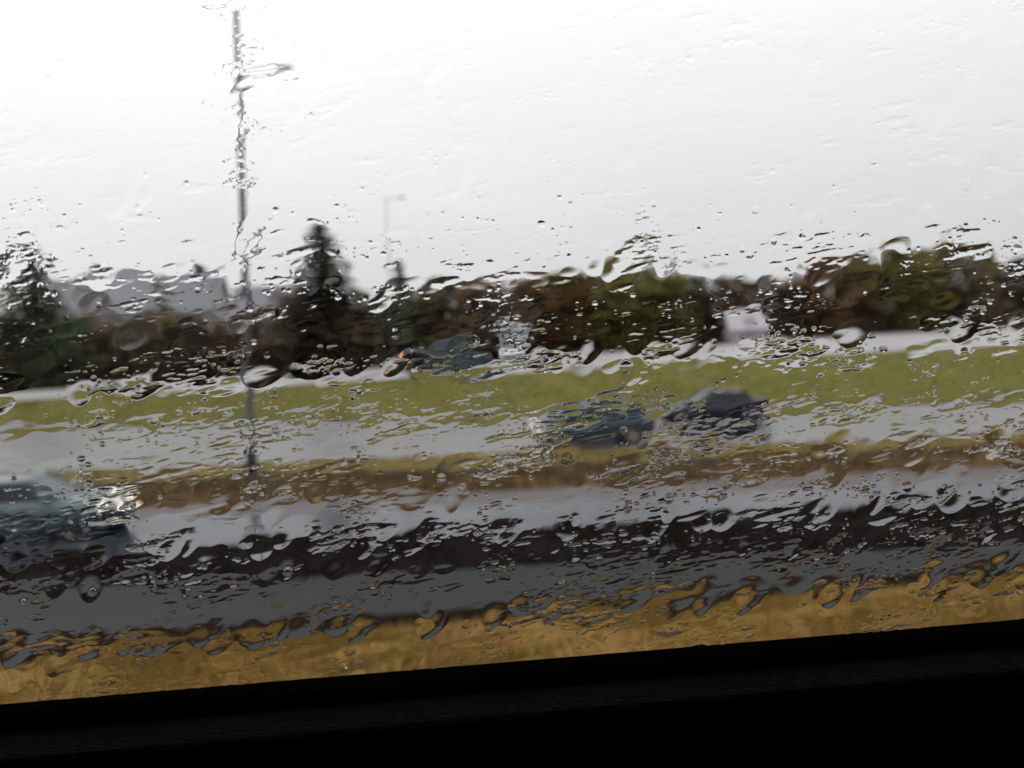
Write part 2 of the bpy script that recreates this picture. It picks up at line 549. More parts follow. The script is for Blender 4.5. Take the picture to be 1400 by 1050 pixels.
def leafmat(name, a, b, c):
    m = mat(name, a, b, c3=c, scale=0.9, rough=0.65, spec=0.25, obj_var=0.18)
    N, L = m.node_tree.nodes, m.node_tree.links          # leaves let some light through
    b = N['Principled BSDF']
    tr = N.new('ShaderNodeBsdfTranslucent')
    L.new(b.inputs['Base Color'].links[0].from_socket, tr.inputs['Color'])
    ad = N.new('ShaderNodeMixShader'); ad.inputs[0].default_value = 0.42
    L.new(b.outputs[0], ad.inputs[1]); L.new(tr.outputs[0], ad.inputs[2])
    L.new(ad.outputs[0], N['Material Output'].inputs['Surface'])
    return m


LM = {
    'rust': leafmat('rust_leaves', (0.166, 0.090, 0.051), (0.200, 0.120, 0.061), (0.145, 0.112, 0.061)),
    'brown': leafmat('brown_leaves', (0.130, 0.098, 0.069), (0.174, 0.128, 0.088), (0.109, 0.094, 0.069)),
    'olive': leafmat('olive_leaves', (0.160, 0.145, 0.048), (0.200, 0.177, 0.054), (0.130, 0.138, 0.051)),
    'green': leafmat('dark_green_leaves', (0.073, 0.094, 0.057), (0.105, 0.128, 0.073), (0.061, 0.076, 0.054)),
    'orange': leafmat('orange_leaves', (0.17, 0.085, 0.03), (0.2, 0.105, 0.035), (0.13, 0.085, 0.035)),
    'fir': leafmat('fir_needles', (0.076, 0.069, 0.051), (0.109, 0.090, 0.065), (0.061, 0.061, 0.051)),
    'grey': leafmat('grey_twigs', (0.108, 0.088, 0.082), (0.156, 0.127, 0.117), (0.088, 0.078, 0.078)),
}
M_bark = mat('wet_bark', (0.030, 0.022, 0.017), (0.055, 0.042, 0.032), scale=6, rough=0.7, bump=0.4)
PROTO = {'bush': [broadleaf('bush') for _ in range(3)], 'tall': [broadleaf('tall') for _ in range(3)], 'thin': [broadleaf('thin') for _ in range(2)],
         'fir': [conifer() for _ in range(2)]}
H0 = {'bush': 6.2, 'tall': 6.2, 'thin': 6.2, 'fir': 9.0}
NM = {'bush': 'bush', 'tall': 'broadleaf_tree', 'thin': 'bare_tree', 'fir': 'conifer_tree'}
ORD = ['first', 'second', 'third', 'fourth', 'fifth', 'sixth', 'seventh', 'eighth', 'ninth', 'tenth', 'eleventh', 'twelfth', 'thirteenth', 'fourteenth', 'fifteenth', 'sixteenth', 'seventeenth', 'eighteenth', 'nineteenth', 'twentieth']


def tree(kind, colour, px, top, Y, wide=1.0, label=None):
    Y = Y + 8.0
    base = at_y(px, 480, Y)
    zg = float(height((1.22, 1.82), base.x))
    tp = at_y(px, top, Y)
    hgt = tp.z - zg
    s = hgt / H0[kind]
    root = empty(NM[kind], (base.x, Y, zg - 0.08), rnd.uniform(0, 6.28))
    tr, cr = PROTO[kind][rnd.randrange(len(PROTO[kind]))]
    t = link('trunk', tr, M_bark, root)
    c = link('crown', cr, LM[colour], root)
    sw = s * wide if kind != 'fir' else s * wide
    for o in (t, c):
        o.scale = (sw, sw, s)
    root['sort'] = px
    tag(root, label, 'tree' if kind != 'bush' else 'bush', 'trees and bushes in the hedge line')
    return root


# (kind, colour, photo x, photo y of the top, distance, width, label)
TREES = [
    ('fir', 'green', 52, 330, 64, 2.0, 'dark conifer standing tall above the low hedge, leftmost conifer'),
    ('fir', 'fir', 447, 300, 64, 2.0, 'tallest dark brown conifer, beside the lamp post'),
    ('fir', 'green', 552, 352, 66, 1.2, 'slim pointed dark conifer just behind the dark blue estate car'),
    ('thin', 'brown', 893, 314, 67, 0.8, 'slender brown tree with a wispy pointed top above the middle hedge'),
    ('thin', 'green', 1092, 356, 66, 0.5, 'thin dark pointed tree right of the pale shed'),
    ('tall', 'olive', 1228, 330, 64, 1.3, 'large olive green tree with a rounded head, left one of the pair'),
    ('tall', 'olive', 1298, 322, 66, 1.3, 'large olive green tree with a rounded head, right one of the pair'),
    ('tall', 'olive', 1262, 338, 69, 1.2, 'olive tree filling the gap behind the pair of round-headed trees'),
    ('tall', 'brown', 1188, 366, 66, 1.2, 'brown tree just left of the pair of round-headed olive trees'),
    ('tall', 'olive', 1345, 340, 67, 1.3, 'olive brown tree just right of the pair of round-headed olive trees'),
    ('tall', 'brown', 1395, 350, 65, 1.2, 'brown tree at the right border of the picture'),
    ('thin', 'grey', 130, 372, 72, 1.2, 'pale grey bare tree in front of the grey house, first from the left'),
    ('thin', 'grey', 225, 380, 73, 1.2, 'pale grey bare tree in front of the grey house, second from the left'),
    ('thin', 'grey', 385, 385, 72, 1.1, 'pale grey bare tree between the lamp post and tall conifer'),
    ('thin', 'grey', 645, 372, 72, 0.6, 'thin grey bare tree behind the dark blue estate car'),
    ('tall', 'green', 958, 372, 65, 1.0, 'dark green round tree right of the wispy brown tree'),
]
LINE = [  # bushes of the hedge line
    ('brown', -20, 450, 62), ('green', 15, 430, 66), ('green', 95, 440, 62), ('olive', 110, 432, 64), ('brown', 150, 436, 63), ('brown', 185, 440, 62), ('olive', 235, 430, 66),
    ('brown', 268, 428, 64), ('rust', 315, 432, 65), ('brown', 352, 428, 66), ('brown', 398, 420, 64), ('brown', 425, 400, 66), ('brown', 480, 398, 64), ('brown', 505, 420, 63),
    ('olive', 585, 408, 66), ('brown', 610, 398, 67), ('green', 535, 425, 64), ('rust', 650, 398, 66), ('brown', 668, 402, 63), ('rust', 735, 395, 66), ('rust', 722, 410, 70), ('olive', 770, 388, 67),
    ('orange', 803, 390, 66), ('rust', 775, 420, 64), ('olive', 835, 400, 64), ('olive', 862, 378, 66), ('olive', 905, 392, 64), ('brown', 925, 388, 66), ('brown', 985, 395, 65),
    ('rust', 1000, 425, 64), ('brown', 1045, 392, 68), ('brown', 1075, 400, 65), ('rust', 1110, 395, 66), ('rust', 1140, 385, 65), ('olive', 1172, 388, 66), ('brown', 1195, 400, 64),
    ('olive', 1250, 380, 64), ('rust', 1275, 400, 66), ('brown', 1320, 380, 64), ('olive', 1350, 390, 66), ('brown', 1425, 385, 64), ('rust', 1480, 380, 66), ('brown', -90, 440, 64)]
for t_ in TREES:
    tree(*t_[:5], t_[5], t_[6])
cnt = {}
CN = {'rust': 'rust red', 'brown': 'dark brown', 'olive': 'olive', 'green': 'dark green', 'orange': 'orange'}
for colour, px, top, Y in sorted(LINE, key=lambda a: a[1]):
    k = cnt[colour] = cnt.get(colour, 0) + 1
    lab = 'only bright orange bush in the hedge line' if colour == 'orange' else '%s %s bush from the left along the hedge line' % (ORD[k - 1], CN[colour])
    tree('bush', colour, px, top - (4 if px < 520 else 20 if px < 700 else 20 if px < 1120 else 32), Y, 1.8, lab)
for o in [o for o in COL.objects if 'sort' in o]:
    del o['sort']


# ------------------------------------------------------------------ buildings behind the hedge
M_render = mat('grey_render', (0.30, 0.30, 0.31), (0.36, 0.36, 0.37), scale=1.5, rough=0.85)
M_slate = mat('wet_slate', (0.10, 0.105, 0.115), (0.15, 0.155, 0.165), scale=3, rough=0.35, bump=0.2)
M_glass = mat('dark_window_glass', (0.02, 0.025, 0.03), rough=0.05, spec=0.8)
M_white = mat('white_window_paint', (0.75, 0.75, 0.74), (0.68, 0.68, 0.67), scale=3, rough=0.5)
M_pale = mat('pale_pinkish_boards', (0.50, 0.45, 0.46), (0.58, 0.53, 0.54), scale=2, rough=0.6)


def house(name, px0, px1, y_eave, y_ridge, Y, label, chimney, m_wall, depth=8.0, windows=4, m_roof=None, cat='house'):
    a = at_y(px0, y_eave, Y); b = at_y(px1, y_eave, Y)
    zg = float(height((1.25, 1.85), (a.x + b.x) / 2)) - .05
    zr = at_y((px0 + px1) / 2, y_ridge, Y + depth / 2).z
    ze = (a.z + b.z) / 2
    w = b.x - a.x
    root = empty(name, ((a.x + b.x) / 2, Y, zg))
    h = ze - zg; rh = zr - zg
    MB().add([(-w / 2, 0, 0), (w / 2, 0, 0), (w / 2, depth, 0), (-w / 2, depth, 0), (-w / 2, 0, h), (w / 2, 0, h), (w / 2, depth, h), (-w / 2, depth, h),
              (-w / 2, depth / 2, rh - .06), (w / 2, depth / 2, rh - .06)],
             [(0, 1, 5, 4), (2, 3, 7, 6), (1, 2, 6, 9, 5), (3, 0, 4, 8, 7)]).build('wall', m_wall, root)
    o = .35
    roof = MB()
    for s in (0, 1):
        ye = -o if s == 0 else depth + o
        zz = h - (rh - h) * o / (depth / 2)
        p = [(-w / 2 - o, ye, zz), (w / 2 + o, ye, zz), (w / 2 + o, depth / 2, rh), (-w / 2 - o, depth / 2, rh)]
        q = [(x, y, z + .12) for x, y, z in p]
        roof.add(p + q, [(3, 2, 1, 0), (4, 5, 6, 7), (0, 1, 5, 4), (1, 2, 6, 5), (2, 3, 7, 6), (3, 0, 4, 7)])
    rf = roof.build('roof', m_roof or M_slate, root)
    if chimney is not None:
        cx = at_y(chimney, y_ridge, Y + depth / 2).x - root.location.x
        ch = MB().cbox((cx, depth / 2, rh + .45), (1.25, .8, 1.5), .03)
        ch.cbox((cx, depth / 2, rh + 1.24), (1.4, .95, .12), .02)
        ch.build('chimney', mat('dark_chimney', (0.06, 0.06, 0.075), (0.09, 0.09, 0.10), scale=4, rough=0.8), rf)
    for k in range(windows):
        x = -w / 2 + w * (k + .5) / windows
        win = MB()
        ww, wh, zc = min(1.1, w / windows * .5), min(1.2, h * .4), h * .6
        for (cx, cz, sx, sz) in ((0, wh / 2, ww + .12, .09), (0, -wh / 2, ww + .12, .09), (-ww / 2, 0, .09, wh), (ww / 2, 0, .09, wh), (0, 0, .06, wh)):
            win.box((x + cx, -.04, zc + cz), (sx, .10, sz))
        f = win.build('window', M_white, root)
        MB().box((x, -.005, zc), (ww - .02, .03, wh - .02)).build('pane', M_glass, f)
    tag(root, label, cat)
    return root


house('grey_house', 60, 292, 428, 380, 92, 'long grey rendered house with slate roof behind the left bushes', 276, M_render, windows=5)
house('outbuilding', 318, 410, 425, 392, 90, 'small grey outbuilding behind the hedge between lamp post and tall conifer', None,
      mat('blue_grey_render', (0.24, 0.26, 0.29), (0.29, 0.31, 0.34), scale=1.5, rough=0.8), depth=6, windows=2, cat='outbuilding')
sh = house('garden_shed', 1002, 1047, 446, 424, 68.5, 'small pale pinkish shed standing in front of the hedge', None, M_pale, depth=2.4, windows=0,
           m_roof=mat('pale_felt_roof', (0.34, 0.32, 0.35), (0.42, 0.40, 0.43), scale=3, rough=0.6), cat='shed')
dd = MB().cbox((0.0, -.03, .95), (.8, .05, 1.8), .01).build('door', mat('greyish_door', (0.36, 0.32, 0.36), (0.42, 0.38, 0.41), scale=4, rough=0.6), sh)
MB().cbox((.3, -.075, .95), (.03, .04, .14), .005).build('handle', mat('dull_steel', (0.35, 0.35, 0.36), rough=0.35, metallic=1.0), dd)


# ------------------------------------------------------------------ lamp posts
M_steel = mat('wet_galvanised_steel', (0.030, 0.030, 0.032), (0.048, 0.048, 0.052), scale=3, rough=0.5, metallic=0.1)
M_dark = mat('dark_lamp_housing', (0.05, 0.05, 0.055), rough=0.4)
M_lens = mat('frosted_lamp_lens', (0.5, 0.5, 0.48), rough=0.3)


def lamp_post(px, Y, z0, top, r0, arms, label, lean=0.0):
    b = at_y(px, 500, Y)
    h = at_y(px, top, Y).z - z0
    root = empty('lamp_post', (b.x, Y, z0))
    MB().cbox((0, 0, .06), (.5, .5, .12), .03).build('base_plate', M_steel, root)
    MB().tube([(0, 0, .1), (0, 0, 1.2), (0, 0, 1.25), (0, 0, h * .6), (0, 0, h)], [r0 * 1.5, r0 * 1.5, r0 * 1.05, r0 * .85, r0 * .6], 12).build('pole', M_steel, root, True)
    MB().cbox((0, -r0 * 1.5 - .004, .7), (.14, .02, .4), .005).build('access_door', M_dark, root)
    for (zf, dx, rise) in arms:
        za = h * zf
        MB().tube([(0, 0, za - .25), (dx * .25, 0, za - .02), (dx * .6, 0, za + rise * .7), (dx, 0, za + rise)], [r0 * .6, r0 * .5, r0 * .45, r0 * .4], 8).build('arm', M_steel, root, True)
        sgn = 1 if dx > 0 else -1
        hd = MB().cbox((dx + sgn * .28, 0, za + rise + .02), (.56, .20, .09), .03).build('lamp_head', M_dark, root)
        MB().cbox((dx + sgn * .30, 0, za + rise - .035), (.38, .14, .03), .01).build('lens', M_lens, hd)
    root.rotation_euler.y = R(lean)
    return tag(root, label, 'lamp post', 'street lamp posts')


lamp_post(333, 28.0, 0.15, -8, 0.11, [(0.845, 1.0, 0.12), (0.995, -0.45, 0.05)], 'tall grey steel lamp post rising out of the top of the picture', 2.2)
lamp_post(541, 67.0, 1.42, 268, 0.045, [(0.98, 0.9, 0.1)], 'faint thin distant lamp post beside the slim conifer')

# ------------------------------------------------------------------ vehicles
M_tyre = mat('wet_tyre_rubber', (0.012, 0.012, 0.013), (0.02, 0.02, 0.02), scale=10, rough=0.5)
M_rim = mat('alloy_rim', (0.42, 0.42, 0.44), rough=0.3, metallic=0.9)
M_black = mat('black_plastic_trim', (0.015, 0.015, 0.016), rough=0.5)
M_cglass = mat('tinted_car_glass', (0.010, 0.014, 0.017), rough=0.05, spec=0.4)
M_tail = mat('unlit_tail_lens', (0.16, 0.012, 0.015), rough=0.15)
M_red = mat('red_tail_lens', (0.45, 0.01, 0.015), rough=0.15, emit=(1.0, 0.03, 0.03), emit_s=0.5)
M_headon = mat('lit_headlamp', (0.8, 0.75, 0.65), rough=0.1, emit=(1.0, 0.82, 0.60), emit_s=0.45)
M_head = mat('clear_headlamp', (0.5, 0.52, 0.54), rough=0.08, metallic=0.4)
M_amber = mat('lit_amber_lens', (0.8, 0.3, 0.05), rough=0.2, emit=(1.0, 0.36, 0.08), emit_s=4.0)
M_plate = mat('white_number_plate', (0.7, 0.7, 0.68), rough=0.4)


def paint(name, c):
    return mat(name, c, tuple(x * 1.12 for x in c), scale=1.2, rough=0.32, metallic=0.2, coat=0.25, spec=0.35)


PROFILE = {  # belt height line and roof line, x from nose 0 to tail 1 (heights as a share of H)
    'hatch': dict(low=[(0, .34, .44), (.015, .20, .47), (.06, .15, .53), (.16, .14, .585), (.28, .14, .63), (.45, .14, .645), (.70, .14, .66), (.90, .15, .68), (.975, .18, .68), (1, .30, .60)],
                  g0=(.25, .955), g1=(.44, .84), zb=.635, zr=1.0, wf=.165, wr=.80),
    'saloon': dict(low=[(0, .34, .45), (.012, .20, .49), (.05, .15, .55), (.16, .14, .60), (.27, .14, .64), (.45, .14, .65), (.70, .14, .665), (.86, .15, .68), (.975, .18, .66), (1, .30, .56)],
                   g0=(.27, .86), g1=(.44, .70), zb=.64, zr=1.0, wf=.17, wr=.80),
    'estate': dict(low=[(0, .34, .48), (.012, .22, .52), (.05, .17, .58), (.16, .16, .62), (.26, .16, .65), (.45, .16, .66), (.70, .16, .67), (.90, .17, .68), (.98, .2, .68), (1, .32, .62)],
                   g0=(.25, .975), g1=(.42, .90), zb=.645, zr=1.0, wf=.175, wr=.79),
    'van': dict(low=[(0, .30, .40), (.012, .16, .44), (.05, .12, .47), (.12, .11, .50), (.20, .11, .53), (.45, .11, .54), (.70, .11, .54), (.92, .11, .54), (.985, .14, .54), (1, .20, .54)],
                g0=(.15, .995), g1=(.30, .985), zb=.52, zr=1.0, wf=.17, wr=.78),
}


def car(name, kind, L, W, H, body, label, cat, loc, rz, head=M_head, front_extra=None, tail=None):
    """nose towards -x, centred on the middle of its length"""
    P = PROFILE[kind]
    tail = tail or M_tail
    root = empty(name, loc, rz)
    X = lambda t: (t - .5) * L
    rings = []
    for t, zl, zt in P['low']:
        e = min(t, 1 - t)
        k = .80 + .20 * min(1, (e / .10)) ** .5
        hw = W / 2 * k
        a, b = zl * H, zt * H
        m = a + (b - a) * .55
        half = [(hw * .86, a), (hw * .97, a + (b - a) * .18), (hw, m), (hw * .975, b - (b - a) * .16), (hw * .90, b), (hw * .45, b + .012 * H)]
        rings.append([(X(t), -y, z) for y, z in half] + [(X(t), y, z) for y, z in reversed(half)])
    MB().loft(rings).build('body', body, root, True)
    # greenhouse: glass volume, roof panel and pillars
    zb, zr = P['zb'] * H, P['zr'] * H
    g0, g1 = P['g0'], P['g1']
    wb, wt = W * .455, W * .37
    low = [(X(g0[0]), wb * .86), (X(g0[0] + .05), wb), (X(g0[1] - .04), wb), (X(g0[1]), wb * .88)]
    top = [(X(g1[0]), wt * .86), (X(g1[0] + .05), wt), (X(g1[1] - .04), wt), (X(g1[1]), wt * .9)]
    ring = lambda pts, z: [(x, -y, z) for x, y in pts] + [(x, y, z) for x, y in reversed(pts)]
    zrr = zr - .055 * H
    MB().loft([ring(low, zb - .02), ring(top, zrr)]).build('window_glass', M_cglass, root, False)
    up = lambda f, z: ring([(X(.5) + (x - X(.5)) * f, y * f) for x, y in top], z)
    MB().loft([up(1.02, zrr - .03), up(1.035, zrr + .008), up(.97, zr - .018 * H), up(.75, zr - .003)]).build('roof', body, root, True)
    for s in (-1, 1):
        lx = [p for p in low]
        pil = [(low[0], top[0], .045), (low[3], top[3], .05)]
        for (a, b, r_) in pil:
            MB().tube([(a[0], s * a[1] * 1.005, zb - .02), (b[0], s * b[1] * 1.005, zrr)], r_, 6).build('pillar', body, root)
        xm = X((g0[0] + g0[1]) / 2 + .02)
        MB().tube([(xm, s * (wb + .002), zb - .02), (xm, s * (wt + .002), zrr)], .04, 6).build('pillar', M_black, root)
        if kind in ('van',):
            xa, xb = X(.36), X(.98)
            MB().add([(xa, s * (wb + .012), zb - .02), (xb, s * (wb + .012), zb - .02), (xb, s * (wt + .012), zrr), (xa, s * (wt + .012), zrr),
                      (xa, s * (wb - .05), zb - .02), (xb, s * (wb - .05), zb - .02), (xb, s * (wt - .05), zrr), (xa, s * (wt - .05), zrr)],
                     [(0, 1, 2, 3), (4, 7, 6, 5), (0, 4, 5, 1), (1, 5, 6, 2), (2, 6, 7, 3), (3, 7, 4, 0)]).build('side_panel', body, root)
        # mirrors, handles, sill trim
        mr = MB().cbox((X(g0[0] + .09), s * (W / 2 + .07), zb + .06), (.13, .20, .14), .03).build('mirror', body, root)
        for dx in (.40, .62):
            MB().cbox((X(dx) + .28, s * (W / 2 * .985), zb - .13), (.17, .03, .03), .008).build('door_handle', M_black, root)
        MB().cbox((X(.48), s * (W / 2 * .93), .15 * H), (L * .42, .05, .07), .015).build('sill_trim', M_black, root)
        # lamps
        y = s * W * .355
        MB().cbox((X(.016), y, .455 * H if kind != 'van' else .40 * H), (.20, W * .20, .10 * H), .03).build('headlight', head, root)
        MB().cbox((X(.985), s * W * .385, .565 * H if kind != 'van' else .42 * H), (.12, W * .15, .13 * H), .03).build('tail_light', tail, root)
    MB().cbox((X(.002), 0, .27 * H), (.10, W * .55, .11 * H), .02).build('grille', M_black, root)
    MB().cbox((X(.998), 0, .34 * H), (.06, .50, .11), .008).build('number_plate', M_plate, root)
    if front_extra:
        for s in (-1, 1):
            MB().cbox((X(.03), s * W * .44, .44 * H), (.16, .10, .09 * H), .02).build('indicator', front_extra, root)
    r_ = .215 * H if kind != 'van' else .165 * H
    for t in (P['wf'], P['wr']):
        for s in (-1, 1):
            y0 = s * W * .5
            MB().lathe_y((X(t), y0 - s * .06, r_), [(r_ * 1.17, -.07), (r_ * 1.17, .066)], 28).build('wheel_arch', M_black, root)
            wv = MB().lathe_y((X(t), y0 - s * .085, r_), [(r_ * .62, -.10), (r_ * .9, -.105), (r_, -.07), (r_, .07), (r_ * .9, .105), (r_ * .62, .10)], 28).build('wheel', M_tyre, root, True)
            rim = MB().lathe_y((X(t), y0 - s * .085, r_), [(r_ * .64, -.108), (r_ * .60, -.085), (r_ * .2, -.095), (r_ * .2, .095), (r_ * .60, .085), (r_ * .64, .108)], 24)
            for k in range(5):
                q = Matrix.Rotation(2 * math.pi * k / 5, 3, 'Y')
                c = q @ Vector((r_ * .38, 0, 0))
                rim.box((X(t) + c.x, y0 - s * .085, r_ + c.z), (r_ * .5, .205, r_ * .12), q)
            rim.build('rim', M_rim, wv)
    return tag(root, label, cat)


def on_strip(px, e0, e1, frac):
    """world point at the photo column px on a strip"""
    lo, hi = 5.0, 90.0
    for _ in range(40):
        Y = (lo + hi) / 2
        x = at_y(px, 500, Y).x
        a, z0 = resample(e0, np.array([x])); b, z1 = resample(e1, np.array([x]))
        if Y < a[0] + (b[0] - a[0]) * frac: lo = Y
        else: hi = Y
    return Vector((at_y(px, 500, Y).x, Y, float((z0 + (z1 - z0) * frac)[0]) + .006))


car('hatchback_car', 'hatch', 3.95, 1.72, 1.47, paint('steel_blue_paint', (0.034, 0.052, 0.076)), 'steel blue hatchback on the middle road with a pale gleaming headlight', 'car',
    on_strip(808, E_y1, E_bb, 0.12), R(-1.5), head=M_headon)
car('saloon_car', 'saloon', 4.0, 1.70, 1.40, paint('midnight_purple_paint', (0.010, 0.008, 0.024)), 'dark purple navy saloon with red tail lights following the steel blue hatchback', 'car',
    on_strip(974, E_y1, E_bb, 0.50), R(-3), tail=M_red)
car('estate_car', 'estate', 4.8, 1.86, 1.86, paint('deep_blue_paint', (0.020, 0.036, 0.058)), 'deep blue estate car with an amber front light on the far road', 'car',
    on_strip(606, E_gt, E_c1, 0.10), R(2), front_extra=M_amber)
car('silver_green_car', 'hatch', 4.2, 1.74, 1.40, paint('grey_green_paint', (0.085, 0.115, 0.13)), 'grey green car with lit headlight on the near carriageway, cut by the left border', 'car',
    on_strip(24, E_b1, E_a1, 0.68), math.pi + R(1), head=M_headon)
car('panel_van', 'van', 4.9, 1.9, 2.35, paint('white_van_paint', (0.62, 0.63, 0.66)), 'white panel van parked end-on by the hedge right of the deep blue estate', 'van',
    on_strip(702, E_gt, E_c1, 0.80), R(84))

# ------------------------------------------------------------------ inside the bus: window, sill and the dark cabin round the camera
M_rubber = mat('black_window_rubber', (0.0012, 0.0012, 0.0012), rough=1.0, spec=0.0)
M_vinyl = mat('dark_trim_vinyl', (0.0042, 0.0039, 0.0040), (0.0056, 0.0051, 0.0052), scale=40, rough=1.0, bump=0.1, bump_scale=300, spec=0.01)
M_cabin = mat('dark_cabin_lining', (0.03, 0.03, 0.032), (0.04, 0.04, 0.042), scale=6, rough=0.85, spec=0.2)
M_stitch = mat('grey_thread', (0.026, 0.024, 0.024), rough=1.0, spec=0.0)

p0 = at_y(0, 963, PANE_Y); p1 = at_y(1400, 852, PANE_Y)
PZ0 = (p0.z + p1.z) / 2 - .0045                # lower edge of the visible glass
PZ1 = PZ0 + 0.86
PX0, PX1 = -0.72, 0.92
GT = 0.006                                     # glass thickness

m_clear = bpy.data.materials.new('clear_window_glass')
m_clear.use_nodes = True
N, Lk = m_clear.node_tree.nodes, m_clear.node_tree.links
N.clear()
tb = N.new('ShaderNodeBsdfTransparent'); tb.inputs['Color'].default_value = (1, 1, 1, 1)
ou = N.new('ShaderNodeOutputMaterial'); Lk.new(tb.outputs[0], ou.inputs['Surface'])

bw = empty('bus_window', ((PX0 + PX1) / 2, PANE_Y, PZ0 - .1))
inv = Matrix.Translation(-bw.location)


def wbox(name, x0, x1, y0, y1, z0, z1, m, ch=0.002, parent=bw):
    c = Vector(((x0 + x1) / 2, (y0 + y1) / 2, (z0 + z1) / 2)) - bw.location
    return MB().cbox(c, (x1 - x0, y1 - y0, z1 - z0), ch).build(name, m, parent)


wbox('glass_pane', PX0 - .01, PX1 + .01, PANE_Y, PANE_Y + GT, PZ0 - .01, PZ1 + .01, m_clear, 0.0004)
SH = .007
wbox('rubber_seal', PX0 - .03, PX1 + .03, PANE_Y - .004, PANE_Y + .016, PZ0 - SH, PZ0, M_rubber, .0015)
wbox('rubber_seal', PX0 - .03, PX1 + .03, PANE_Y - .004, PANE_Y + .016, PZ1, PZ1 + .028, M_rubber)
wbox('rubber_seal', PX0 - .03, PX0, PANE_Y - .0035, PANE_Y + .0155, PZ0 + .0005, PZ1 - .0005, M_rubber)
wbox('rubber_seal', PX1, PX1 + .03, PANE_Y - .0035, PANE_Y + .0155, PZ0 + .0005, PZ1 - .0005, M_rubber)
# stitched sill trim: a sloping vinyl band below the seal
yb_ = PANE_Y - .034
zb_ = at_y(700, 984, yb_).z
zt = PZ0 - SH + .001
prof = [(PANE_Y + .004, zt - .002), (PANE_Y - .003, zt), (yb_ + .002, zb_ + .0015), (yb_, zb_), (yb_ - .001, zb_ - .003), (yb_ + .002, zb_ - .010), (PANE_Y + .004, zb_ - .010)]
mb = MB()
mb.loft([[(x - bw.location.x, y - bw.location.y, z - bw.location.z) for y, z in prof] for x in (PX0 - .03, PX1 + .03)])
sill = mb.build('sill_trim', M_vinyl, bw)
st = MB()
sl_ = (zt - zb_ - .0015) / .029
x = PX0
while x < PX1:
    for (zz, yy) in ((zb_ + .0015 + .0035 * sl_, yb_ + .0055), (zb_ + .0015 + .0078 * sl_, yb_ + .0098)):
        st.cbox((x + rnd.uniform(-.0004, .0004) - bw.location.x, yy - bw.location.y, zz - bw.location.z), (.0034, .0012, .0010), .0003)
    x += .0098
tag(st.build('stitching', M_stitch, sill), kind='stuff')
tag(bw, 'black rubber sealed bus window with stitched sill, wet with rain outside', 'window')

wy0, wy1 = PANE_Y - .020, PANE_Y + .04


def cabin(name, boxes):
    b = MB()
    for (x0, x1, y0, y1, z0, z1) in boxes:
        b.box(((x0 + x1) / 2, (y0 + y1) / 2, (z0 + z1) / 2), (x1 - x0, y1 - y0, z1 - z0))
    return tag(b.build(name, M_cabin), kind='structure')


BX0, BX1, BZ0, BZ1, BY0 = -2.6, 2.8, 3.35, PZ1 + .25, -1.95
cabin('bus_wall_window_side', [(BX0, BX1, wy0 + .006, wy1, BZ0, zb_ - .0105), (BX0, BX1, wy0, wy1, PZ1 + .029, BZ1),
                               (BX0, PX0 - .031, wy0, wy1, zb_ - .0100, PZ1 + .0285), (PX1 + .031, BX1, wy0, wy1, zb_ - .0100, PZ1 + .0285)])
cabin('bus_floor', [(BX0, BX1, BY0, wy1, BZ0 - .06, BZ0 - .001)])
cabin('bus_ceiling', [(BX0, BX1, BY0, wy1, BZ1 + .001, BZ1 + .06)])
cabin('bus_wall_aisle_side', [(BX0, BX1, BY0 - .06, BY0 - .001, BZ0, BZ1)])
cabin('bus_wall_front', [(BX0 - .06, BX0 - .001, BY0, wy1, BZ0, BZ1)])
cabin('bus_wall_rear', [(BX1 + .001, BX1 + .06, BY0, wy1, BZ0, BZ1)])

# ------------------------------------------------------------------ rain on the outside of the glass
m_water = bpy.data.materials.new('rain_water')
m_water.use_nodes = True
N, Lk = m_water.node_tree.nodes, m_water.node_tree.links
N.clear()
gb = N.new('ShaderNodeBsdfRefraction'); gb.inputs['IOR'].default_value = 1.333; gb.inputs['Roughness'].default_value = 0.0
ou = N.new('ShaderNodeOutputMaterial'); Lk.new(gb.outputs[0], ou.inputs['Surface'])
WY = PANE_Y + GT + 0.0002                      # outer face of the glass
MM = 0.001


def on_pane(px, py):
    p = at_y(px, py, WY)
    return p.x, p.z


def fnoise(shape, step, lx, lz, ang, seed, sharp=1.0):
    """band-limited noise, correlation lengths lx, lz in mm, long axis tilted by ang; unit variance"""
    g = np.random.default_rng(seed)
    nz, nx = shape
    f = np.fft.rfft2(g.normal(0, 1, (nz, nx)))
    kz = np.fft.fftfreq(nz, step)[:, None]; kx = np.fft.rfftfreq(nx, step)[None]
    c, s = math.cos(ang), math.sin(ang)
    a = (kx * c + kz * s) * lx; b = (-kx * s + kz * c) * lz
    q = a * a + b * b
    f *= np.exp(-0.5 * q * sharp * 6.0) * (q ** 0.15)
    r_ = np.fft.irfft2(f, s=shape)
    r_ -= r_.mean()
    return r_ / r_.std()


def sstep(a, b, x):
    t = np.clip((x - a) / (b - a), 0, 1)
    return t * t * (3 - 2 * t)


